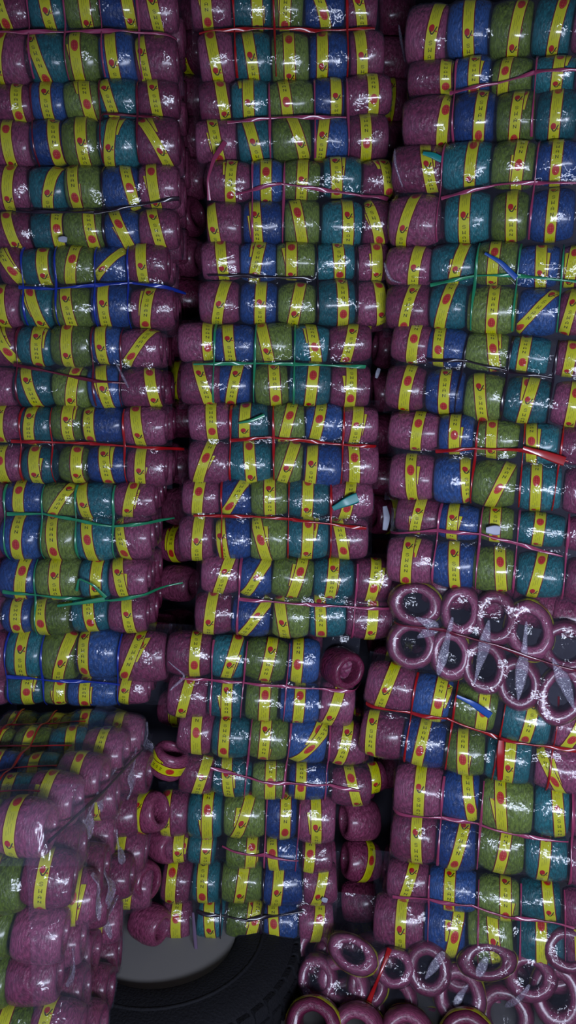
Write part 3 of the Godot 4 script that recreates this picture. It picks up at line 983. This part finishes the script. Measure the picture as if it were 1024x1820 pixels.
func floor_pile():
	var z := func(px): return 0.10 + 0.08 * (px - 560.0) / 460.0
	var list := [
		[626, 1694, 44, 27, -22, 0.4], [760, 1724, 38, 40, 15, 0.1], [608, 1748, 46, 36, -25, 0.2], [866, 1708, 48, 28, 14, 0.3], [942, 1736, 42, 36, 10, 0.3],
		[700, 1782, 36, 40, -18, 0.2], [816, 1770, 42, 46, 20, 0.2], [574, 1802, 50, 38, -12, 0.2], [896, 1808, 46, 46, 14, 0.1], [990, 1770, 42, 50, 5, 0.1],
		[700, 1720, 34, 30, 10, 0.3], [652, 1836, 40, 36, 0, 0.1], [766, 1842, 40, 40, 0, 0.1], [1010, 1690, 40, 34, 10, 0.2], [562, 1742, 32, 36, 8, 0.2], [652, 1752, 34, 34, -8, 0.25]]
	var look := ["flattened roll next to the stack foot", "round roll under the lowest pink roll", "tilted roll just right of the tyre tread", "flattened roll under the lowest green roll",
		"roll under the lowest teal roll", "roll between red ribbon and grey film", "middle roll with a broad film fold", "roll touching the tyre at the floor", "front roll toward the right corner", "tall oval roll at the right edge",
		"small roll tucked behind the red strap", "low roll right beside the tyre", "low roll under the red strap's right side", "back roll in the right corner", "roll squeezed against the tyre tread", "roll half hidden behind the red strap"]
	var say := func(k): return "pink roll end up on the floor, %s" % look[k]
	var rolls := end_rolls(list, z, say, "pink rolls piled on the floor", 0.44, 1.14)
	# the layer underneath, seen between them
	var z2 := func(px): return 0.01 + 0.08 * (px - 560.0) / 460.0
	var under := [[600, 1712, 44, 44, 0, 0.2], [662, 1712, 42, 42, 0, 0.2], [722, 1760, 42, 42, 0, 0.2], [818, 1716, 42, 42, 0, 0.2], [905, 1760, 44, 44, 0, 0.2], [985, 1712, 44, 44, 0, 0.2],
		[950, 1812, 44, 44, 0, 0.2], [852, 1816, 42, 42, 0, 0.2], [760, 1812, 42, 42, 0, 0.2], [640, 1796, 42, 42, 0, 0.2], [1020, 1822, 44, 44, 0, 0.2], [560, 1690, 36, 36, 0, 0.2]]
	var front := [[556, 1824, 46, 40, -10, 0.2], [632, 1838, 46, 42, 10, 0.2], [722, 1846, 44, 44, 0, 0.2], [830, 1850, 46, 44, 5, 0.2]]
	var spot := ["behind the roll by the tyre tread", "between the flattened roll and the red strap", "right of the red strap", "under the lowest blue and green rolls", "below the tilted flat roll", "in the corner under the last teal roll",
		"at the lower edge toward the right", "at the lower edge under the tall film fold", "at the lower edge near the middle", "left of the red strap, low down", "in the lower right corner", "where tyre and stack foot meet"]
	var say2 := func(k): return "pink roll in the pile's under layer, %s" % spot[k]
	var say3 := func(k): return "nearest low pink roll of the pile, %s" % ["touching the tyre tread", "second from the tyre tread", "third from the tyre tread", "fourth from the tyre tread"][k]
	var z3 := func(_px): return 0.24
	end_rolls(front, z3, say3, "pink rolls piled on the floor", 0.44, 1.14)
	end_rolls(under, z2, say2, "pink rolls piled on the floor", 0.44, 1.14)
	var s := sheet_over(rolls, Vector3(1, 0, 0.18).normalized(), Vector3(0, 0.9, -0.45).normalized(), 0.004, 2, 50, 0.08)
	var wrap := film(s, "clear crinkled plastic wrap over the pile of end-up pink rolls by the tyre", "plastic wraps", 0.0026)
	for f in [[[790, 1696], [772, 1718], [756, 1738]], [[832, 1750], [820, 1768], [808, 1786]], [[940, 1748], [920, 1772], [900, 1790]], [[866, 1702], [848, 1730]]]:
		var pts := []
		for q in f:
			pts.append(at_z(q[0], q[1], z.call(q[0])))
		film_fold(wrap, s, pts, 0.03, 30)
	var o := thing("tie_ribbon", "red ribbon running down between the end-up pink rolls on the floor", "ribbon", s.origin, "ribbons round the bundles")
	var inv := Transform3D(Basis.IDENTITY, -s.origin)
	var a := s.local(at_z(692, 1690, 0.12))
	var b := s.local(at_z(640, 1818, 0.14))
	part("crosswise_ribbon", ribbon_mesh(inv * smooth_path(along_sheet(s, Vector2(a.x, a.y), Vector2(b.x, b.y), 0.0, false, 10), 3), s.n, 0.014), M.ribbon_red, o)

# ---------------------------------------------------------------- the bundle standing in front at the left, seen from its end
func front_bundle():
	var rows_z := [0.025, 0.140, 0.255, 0.365, 0.475]
	var levels := [0.712, 0.605, 0.498, 0.391, 0.284, 0.190]
	var right_x := [-0.372, -0.402, -0.420, -0.425, -0.440]
	var row_word := ["rear", "second", "middle", "fourth", "front"]
	var level_word := ["top", "second", "third", "fourth", "fifth", "lowest"]
	var top_colours := ["TGG", "TGG", "TBG", "TGB", "GTB"]
	var top := []
	var flank := []
	var face := []
	for k in 5:
		for l in 6:
			if l > 4 and k < 1:
				continue
			var n_side := 1
			if l == 0:
				n_side = 4 if k < 3 else 2
			elif k == 4:
				n_side = 2
			for q in n_side:
				var w := 0.098 if q == 0 else 0.085
				var x: float = right_x[k] - w / 2.0 - (0.0 if q == 0 else 0.0955 + 0.0865 * (q - 1)) + rng.randf_range(-0.006, 0.006)
				x += 0.02 * sin(l * 2.1 + k * 1.3)
				var at := Vector3(x, levels[l] + rng.randf_range(-0.007, 0.007), rows_z[k] + rng.randf_range(-0.008, 0.008))
				var tilt := Basis.from_euler(Vector3(0, rng.randf_range(-0.10, 0.14), rng.randf_range(-0.12, 0.06)))
				var r := new_roll(w, 0.0545 + rng.randf_range(-0.002, 0.002), 0.0565 + rng.randf_range(-0.002, 0.002), Transform3D(tilt, at), 0.55)
				var c: String = "P" if q == 0 else top_colours[k][mini(q - 1, 2)]
				var where := "%s level, %s row, front bundle" % [level_word[l], row_word[k]]
				var label := ""
				if q == 0:
					label = "pink twine roll with its end showing, %s" % where
				else:
					label = "%s twine roll, %s from the ends, %s" % [COLOUR_WORD[c], ["first", "second", "third"][q - 1], where]
				var band := []
				if not (q == 0 and l > 0 and rng.randf() < 0.25):
					band = [rng.randf_range(-0.022, 0.004) if q == 0 else rng.randf_range(-0.012, 0.012), rng.randf_range(-0.1, 0.1), 0.026]
				twine_roll(NAME[c], r, label, band, "rolls of the front bundle", q == 0)
				if l == 0:
					top.append(r)
				if q == 0:
					flank.append(r)
				if k == 4:
					face.append(r)
	var s := sheet_over(top, Vector3(1, 0, 0), Vector3(0, 0, -1), 0.006, 2, 26, 0.05)
	film(s, "hazy plastic wrap lying on top of the front bundle", "plastic wraps")
	var o := thing("tie_ribbon", "red ribbons crossing the top of the front bundle", "ribbon", s.origin, "ribbons round the bundles")
	var inv := Transform3D(Basis.IDENTITY, -s.origin)
	for k in 4:
		var zz: float = (rows_z[k] + rows_z[k + 1]) / 2.0
		var a := s.local(Vector3(-0.86, 0.75, zz))
		var b := s.local(Vector3(-0.50, 0.75, zz))
		part("crosswise_ribbon", ribbon_mesh(inv * smooth_path(along_sheet(s, Vector2(a.x, a.y), Vector2(b.x, b.y), 0.0, false, 4), 3), s.n, 0.007), M.ribbon_red, o)
	for x in [-0.596, -0.682]:
		var a := s.local(Vector3(x, 0.75, 0.0))
		var b := s.local(Vector3(x, 0.75, 0.52))
		part("lengthwise_ribbon", ribbon_mesh(inv * smooth_path(along_sheet(s, Vector2(a.x, a.y), Vector2(b.x, b.y), 0.0, false, 4), 3), s.n, 0.007), M.ribbon_red, o)
	s = sheet_over(flank, Vector3(0, 0, -1), Vector3(0, 1, 0), 0.005, 2, 22, 0.09)
	var wrap := film(s, "hazy plastic wrap hanging down the end face of the front bundle", "plastic wraps")
	for f in [[-0.02, 0.72, 0.62], [0.09, 0.70, 0.57], [0.20, 0.70, 0.60], [0.31, 0.70, 0.60], [0.15, 0.52, 0.44], [0.26, 0.50, 0.40], [0.37, 0.55, 0.45], [0.20, 0.38, 0.28], [0.42, 0.42, 0.34]]:
		film_fold(wrap, s, [Vector3(-0.40, f[1], f[0]), Vector3(-0.40, (f[1] + f[2]) / 2.0, f[0] + 0.006), Vector3(-0.40, f[2], f[0] + 0.008)], 0.055, 80)
	o = thing("cord", "dark maroon cord slanting across the end face of the front bundle", "cord", s.origin)
	inv = Transform3D(Basis.IDENTITY, -s.origin)
	var a2 := s.local(Vector3(-0.39, 0.685, 0.03))
	var b2 := s.local(Vector3(-0.42, 0.700, 0.50))
	part("cord_run", ribbon_mesh(inv * smooth_path(along_sheet(s, Vector2(a2.x, a2.y), Vector2(b2.x, b2.y), 0.002, false, 200), 2), s.n, 0.009, 0.003, 0.3), M.ribbon_dark, o)
	s = sheet_over(face, Vector3(1, 0, 0), Vector3(0, 1, 0), 0.005, 2, 22, 0.06)
	film(s, "clear plastic wrap on the broad face of the front bundle", "plastic wraps")

# ---------------------------------------------------------------- the tyre under it all
func lathe(profile: PackedVector2Array, around: int) -> ArrayMesh:
	# profile: (radius, height), closed, turned round y
	var v := PackedVector3Array()
	var n := PackedVector3Array()
	var uv := PackedVector2Array()
	var t := PackedVector3Array()
	var c := profile.size()
	for j in c + 1:
		var p := profile[j % c]
		var d := (profile[(j + 1) % c] - profile[(j + c - 1) % c]).normalized()
		for i in around + 1:
			var a := TAU * i / around
			v.append(Vector3(p.x * cos(a), p.y, p.x * sin(a)))
			n.append(Vector3(d.y * cos(a), -d.x, d.y * sin(a)))
			uv.append(Vector2(float(i) / around * 8.0, float(j) / c))
			t.append(Vector3(-sin(a), 0, cos(a)))
	return grid_mesh(v, n, uv, t, around + 1, c + 1, false)

func tyre():
	var o := thing("tyre", "worn black rubber tyre lying on the floor under the bundles", "tyre", Vector3(-0.335, 0.0, -0.025))
	o.rotation_degrees = Vector3(1.2, 0, 0)
	var prof := PackedVector2Array()
	for q in [[0.194, 0.020], [0.200, 0.008], [0.240, 0.002], [0.300, 0.006], [0.345, 0.016], [0.366, 0.032], [0.372, 0.066], [0.366, 0.100], [0.345, 0.120], [0.300, 0.131], [0.240, 0.134], [0.202, 0.128], [0.193, 0.118], [0.196, 0.110], [0.225, 0.108], [0.300, 0.106], [0.345, 0.066], [0.300, 0.028], [0.225, 0.026], [0.196, 0.027]]:
		prof.append(Vector2(q[0], q[1]))
	var bd := MeshInstance3D.new()
	bd.name = "floor_stand_in_board"  # board added in place of the lit floor inside the tyre hole
	bd.mesh = box(Vector3(0.36, 0.012, 0.37))
	bd.material_override = M.board
	bd.position = Vector3(-0.30, 0.115, -0.022)
	bd.rotation_degrees = Vector3(9, 4, 0)
	add_child(bd)
	tag(bd, "grey board added in the tyre hole to stand in for lit floor", "board")
	part("carcass", lathe(prof, 96), M.rubber, o)
	var rim := PackedVector2Array()
	for q in [[0.262, 0.1325], [0.268, 0.136], [0.274, 0.1325], [0.268, 0.130]]:
		rim.append(Vector2(q[0], q[1]))
	part("sidewall_rib", lathe(rim, 96), M.rubber, o)
	var lug := box(Vector3(0.016, 0.030, 0.030))
	for k in 52:
		var a := TAU * k / 52
		for h in 3:
			var m := part("tread_block", lug, M.rubber, o)
			var aa := a + 0.03 * (h - 1)
			m.position = Vector3(cos(aa) * (0.369 if h == 1 else 0.362), 0.066 + 0.036 * (h - 1), sin(aa) * (0.369 if h == 1 else 0.362))
			m.rotation = Vector3(0, -aa, 0.16 * (1 - h) * -1.0)

# ---------------------------------------------------------------- scraps, tags, straps
func strip(called: String, label: String, category: String, px: Array, z: float, width: float, m: Material):
	var pts := PackedVector3Array()
	for k in px.size() - 1:
		for q in 8:
			var f := q / 8.0
			pts.append(at_z(lerpf(px[k][0], px[k + 1][0], f), lerpf(px[k][1], px[k + 1][1], f), z + lerpf(px[k][2], px[k + 1][2], f)))
	pts.append(at_z(px[px.size() - 1][0], px[px.size() - 1][1], z + float(px[px.size() - 1][2])))
	var o := MeshInstance3D.new()
	o.name = numbered(called)
	var mid := pts[pts.size() / 2]
	o.position = mid
	o.mesh = ribbon_mesh(Transform3D(Basis.IDENTITY, -mid) * smooth_path(pts, 2), Vector3(0, 0, 1), width, 0.0012, 0.0)
	o.material_override = m
	add_child(o)
	tag(o, label, category)

func small_things():
	strip("tape_strip", "teal tape strip stuck on a pink roll of the middle stack", "tape", [[592, 904, -0.002], [614, 893, 0.006], [636, 884, 0.0]], 0.012, 0.024, M.tape_teal)
	strip("tape_strip", "bright blue tape strip slanting over an olive green roll", "tape", [[812, 1237, 0.0], [840, 1250, 0.006], [872, 1272, -0.002]], 0.122, 0.016, M.tape_blue)
	strip("paper_tag", "small white paper tag on a green roll of the right stack", "tag", [[864, 942, 0.0], [877, 942, 0.001], [889, 943, 0.0]], 0.130, 0.022, M.white_paper)
	strip("paper_tag", "small white paper tag on a teal roll of the left stack", "tag", [[104, 425, 0.0], [112, 425, 0.0], [119, 426, 0.0]], 0.012, 0.014, M.white_paper)
	strip("paper_tag", "small white paper tag on a pink roll near the tyre", "tag", [[572, 1598, 0.0], [577, 1600, 0.0], [582, 1601, 0.0]], 0.014, 0.014, M.white_paper)
	strip("ribbon_end", "loose flat end of the knotted green ribbon", "ribbon", [[102, 1077, 0.012], [140, 1072, 0.016], [186, 1065, 0.010]], 0.0, 0.013, M.ribbon_green)
	strip("ribbon_loop", "green ribbon loop standing up from its knot", "ribbon", [[188, 1062, 0.010], [166, 1040, 0.022], [140, 1028, 0.018], [136, 1050, 0.008]], 0.0, 0.009, M.ribbon_green)
	strip("hanging_strap", "narrow greyish strap hanging from the lowest bundle into the tyre", "strap", [[343, 1622, 0.0], [346, 1660, 0.004], [352, 1726, 0.01]], 0.02, 0.009, M.strap)
	strip("ribbon_end", "wide torn red ribbon end on a teal roll of the right stack", "ribbon", [[930, 796, 0.0], [962, 806, 0.004], [1004, 820, 0.0]], 0.165, 0.02, M.ribbon_red)
	strip("ribbon_end", "wide red ribbon hanging down over a teal roll", "ribbon", [[891, 1316, 0.0], [890, 1345, 0.006], [889, 1386, -0.004]], 0.140, 0.018, M.ribbon_red)

# pink rolls lying deep in the dark gaps between the stacks, and loose ones beside the front bundle
func loose_roll(px: float, py: float, z: float, width: float, ry: float, turn: Vector3, label: String, band: Array, core := false):
	var b := Basis.from_euler(turn)
	var r := new_roll(width, ry, ry * 1.02, Transform3D(b, at_z(px, py, z)), 0.52)
	twine_roll("pink", r, label, band, "loose pink twine rolls", core)

func gap_rolls():
	var words := ["first", "second", "third", "fourth", "fifth", "sixth", "seventh", "eighth", "ninth", "tenth", "eleventh", "twelfth", "thirteenth", "fourteenth", "fifteenth", "sixteenth", "seventeenth", "eighteenth", "nineteenth", "twentieth"]
	for k in 18:
		var py := 30.0 + 72.0 * k + rng.randf_range(-6, 6)
		var px := lerpf(340.0, 312.0, k / 17.0) + rng.randf_range(-6, 6)
		loose_roll(px, py, -0.33, 0.095, 0.056, Vector3(rng.randf() * 0.2, rng.randf_range(-0.5, 0.1), rng.randf_range(-0.15, 0.15)), "pink twine roll in the gap between left and middle stack, %s from the top" % words[k], [rng.randf_range(-0.02, 0.02), 0.1, 0.026] if k % 4 == 1 else [])
	for k in 19:
		var py := 30.0 + 74.0 * k + rng.randf_range(-6, 6)
		var px := 698.0 + rng.randf_range(-7, 7) - (14.0 if k > 8 else 0.0)
		loose_roll(px, py, -0.30, 0.095, 0.057, Vector3(rng.randf() * 0.2, rng.randf_range(-0.1, 0.5), rng.randf_range(-0.15, 0.15)), "pink twine roll in the gap between middle and right stack, %s from the top" % words[k], [rng.randf_range(-0.02, 0.02), 0.1, 0.026] if k % 5 == 2 else [])
	for k in 5:
		loose_roll(640.0 + rng.randf_range(-6, 6), 1385.0 + 72.0 * k, -0.17, 0.1, 0.056, Vector3(0.1, rng.randf_range(-0.2, 0.4), rng.randf_range(-0.2, 0.2)), "pink roll shaded beside the foot of the middle stack, %s down" % words[k], [rng.randf_range(-0.02, 0.02), 0.2, 0.026] if k % 2 == 0 else [])
	loose_roll(661, 1382, -0.10, 0.075, 0.040, Vector3(0, 0.2, 0.2), "small pink roll showing a diamond of yellow label in the gap", [0.0, 0.2, 0.03])
	loose_roll(300, 1352, -0.03, 0.07, 0.05, Vector3(0, -0.2, 1.2), "pink roll standing askew beside the front bundle, label running across", [0.0, 0.0, 0.026])
	loose_roll(263, 1443, 0.02, 0.08, 0.052, Vector3(0, -0.35, 0.25), "pink roll with slanted label tucked against the front bundle end", [-0.005, 0.25, 0.028])
	loose_roll(290, 1498, -0.06, 0.09, 0.050, Vector3(0, -0.7, 0.1), "pink roll turned end outward below the slanted-label roll", [], true)
	loose_roll(246, 1562, 0.02, 0.09, 0.052, Vector3(0, -0.6, 0.15), "pink roll end in the dark pocket between front bundle and middle stack", [], true)
	loose_roll(266, 1640, 0.0, 0.09, 0.05, Vector3(0, -0.5, -0.1), "pink roll hanging just above the added grey board by the tyre", [], true)
	# the one roll of the mauve-tied bundle that has turned its end outward
	loose_roll(607, 1186, -0.035, 0.09, 0.050, Vector3(0.15, -1.1, 0), "pink twine roll turned end outward at the end of a middle stack row", [], true)
	strip("tape_strip", "blue tape scrap slanting across an olive green roll of the green-tied bundle", "tape", [[862, 450, 0.0], [890, 466, 0.006], [918, 494, -0.004]], 0.138, 0.012, M.tape_blue)
	strip("tape_strip", "small teal tape bit over the oval of a pink roll's label", "tape", [[752, 272, 0.0], [770, 276, 0.004], [786, 284, 0.0]], 0.088, 0.014, M.tape_teal)
	strip("ribbon_loop", "slack pink ribbon loop at the left end of the middle stack", "ribbon", [[400, 252, 0.0], [380, 282, 0.012], [369, 318, 0.014], [372, 356, 0.0]], 0.008, 0.012, M.ribbon_pink)
	strip("wall_chink_strip", "pale strip added for the lit wall chink beside the teal tape strip", "scrap", [[684, 900, 0.0], [688, 920, 0.01], [684, 942, 0.0]], -0.06, 0.016, M.white_paper)  # pale strip added where lit wall would show through the gap
	strip("wall_chink_strip", "tiny pale strip added for a lit wall chink beside the green-tied middle bundle", "scrap", [[674, 655, 0.0], [671, 664, 0.004], [669, 672, 0.0]], -0.05, 0.01, M.white_paper)  # second added strip, for a small chink of bright wall
	strip("ribbon_end", "short pale green ribbon end over a teal roll", "ribbon", [[424, 752, 0.0], [446, 748, 0.005], [470, 738, 0.0]], 0.012, 0.008, M.ribbon_green)


func _ready():
	rng.seed = 20240
	crumple = FastNoiseLite.new()
	crumple.noise_type = FastNoiseLite.TYPE_SIMPLEX
	crumple.frequency = 0.8
	crumple.seed = 9
	set_camera_and_light()
	make_materials()
	room()
	left_stack()
	middle_stack()
	gap_rolls()
	right_stack()
	end_on_bundle()
	front_bundle()
	floor_pile()
	tyre()
	small_things()
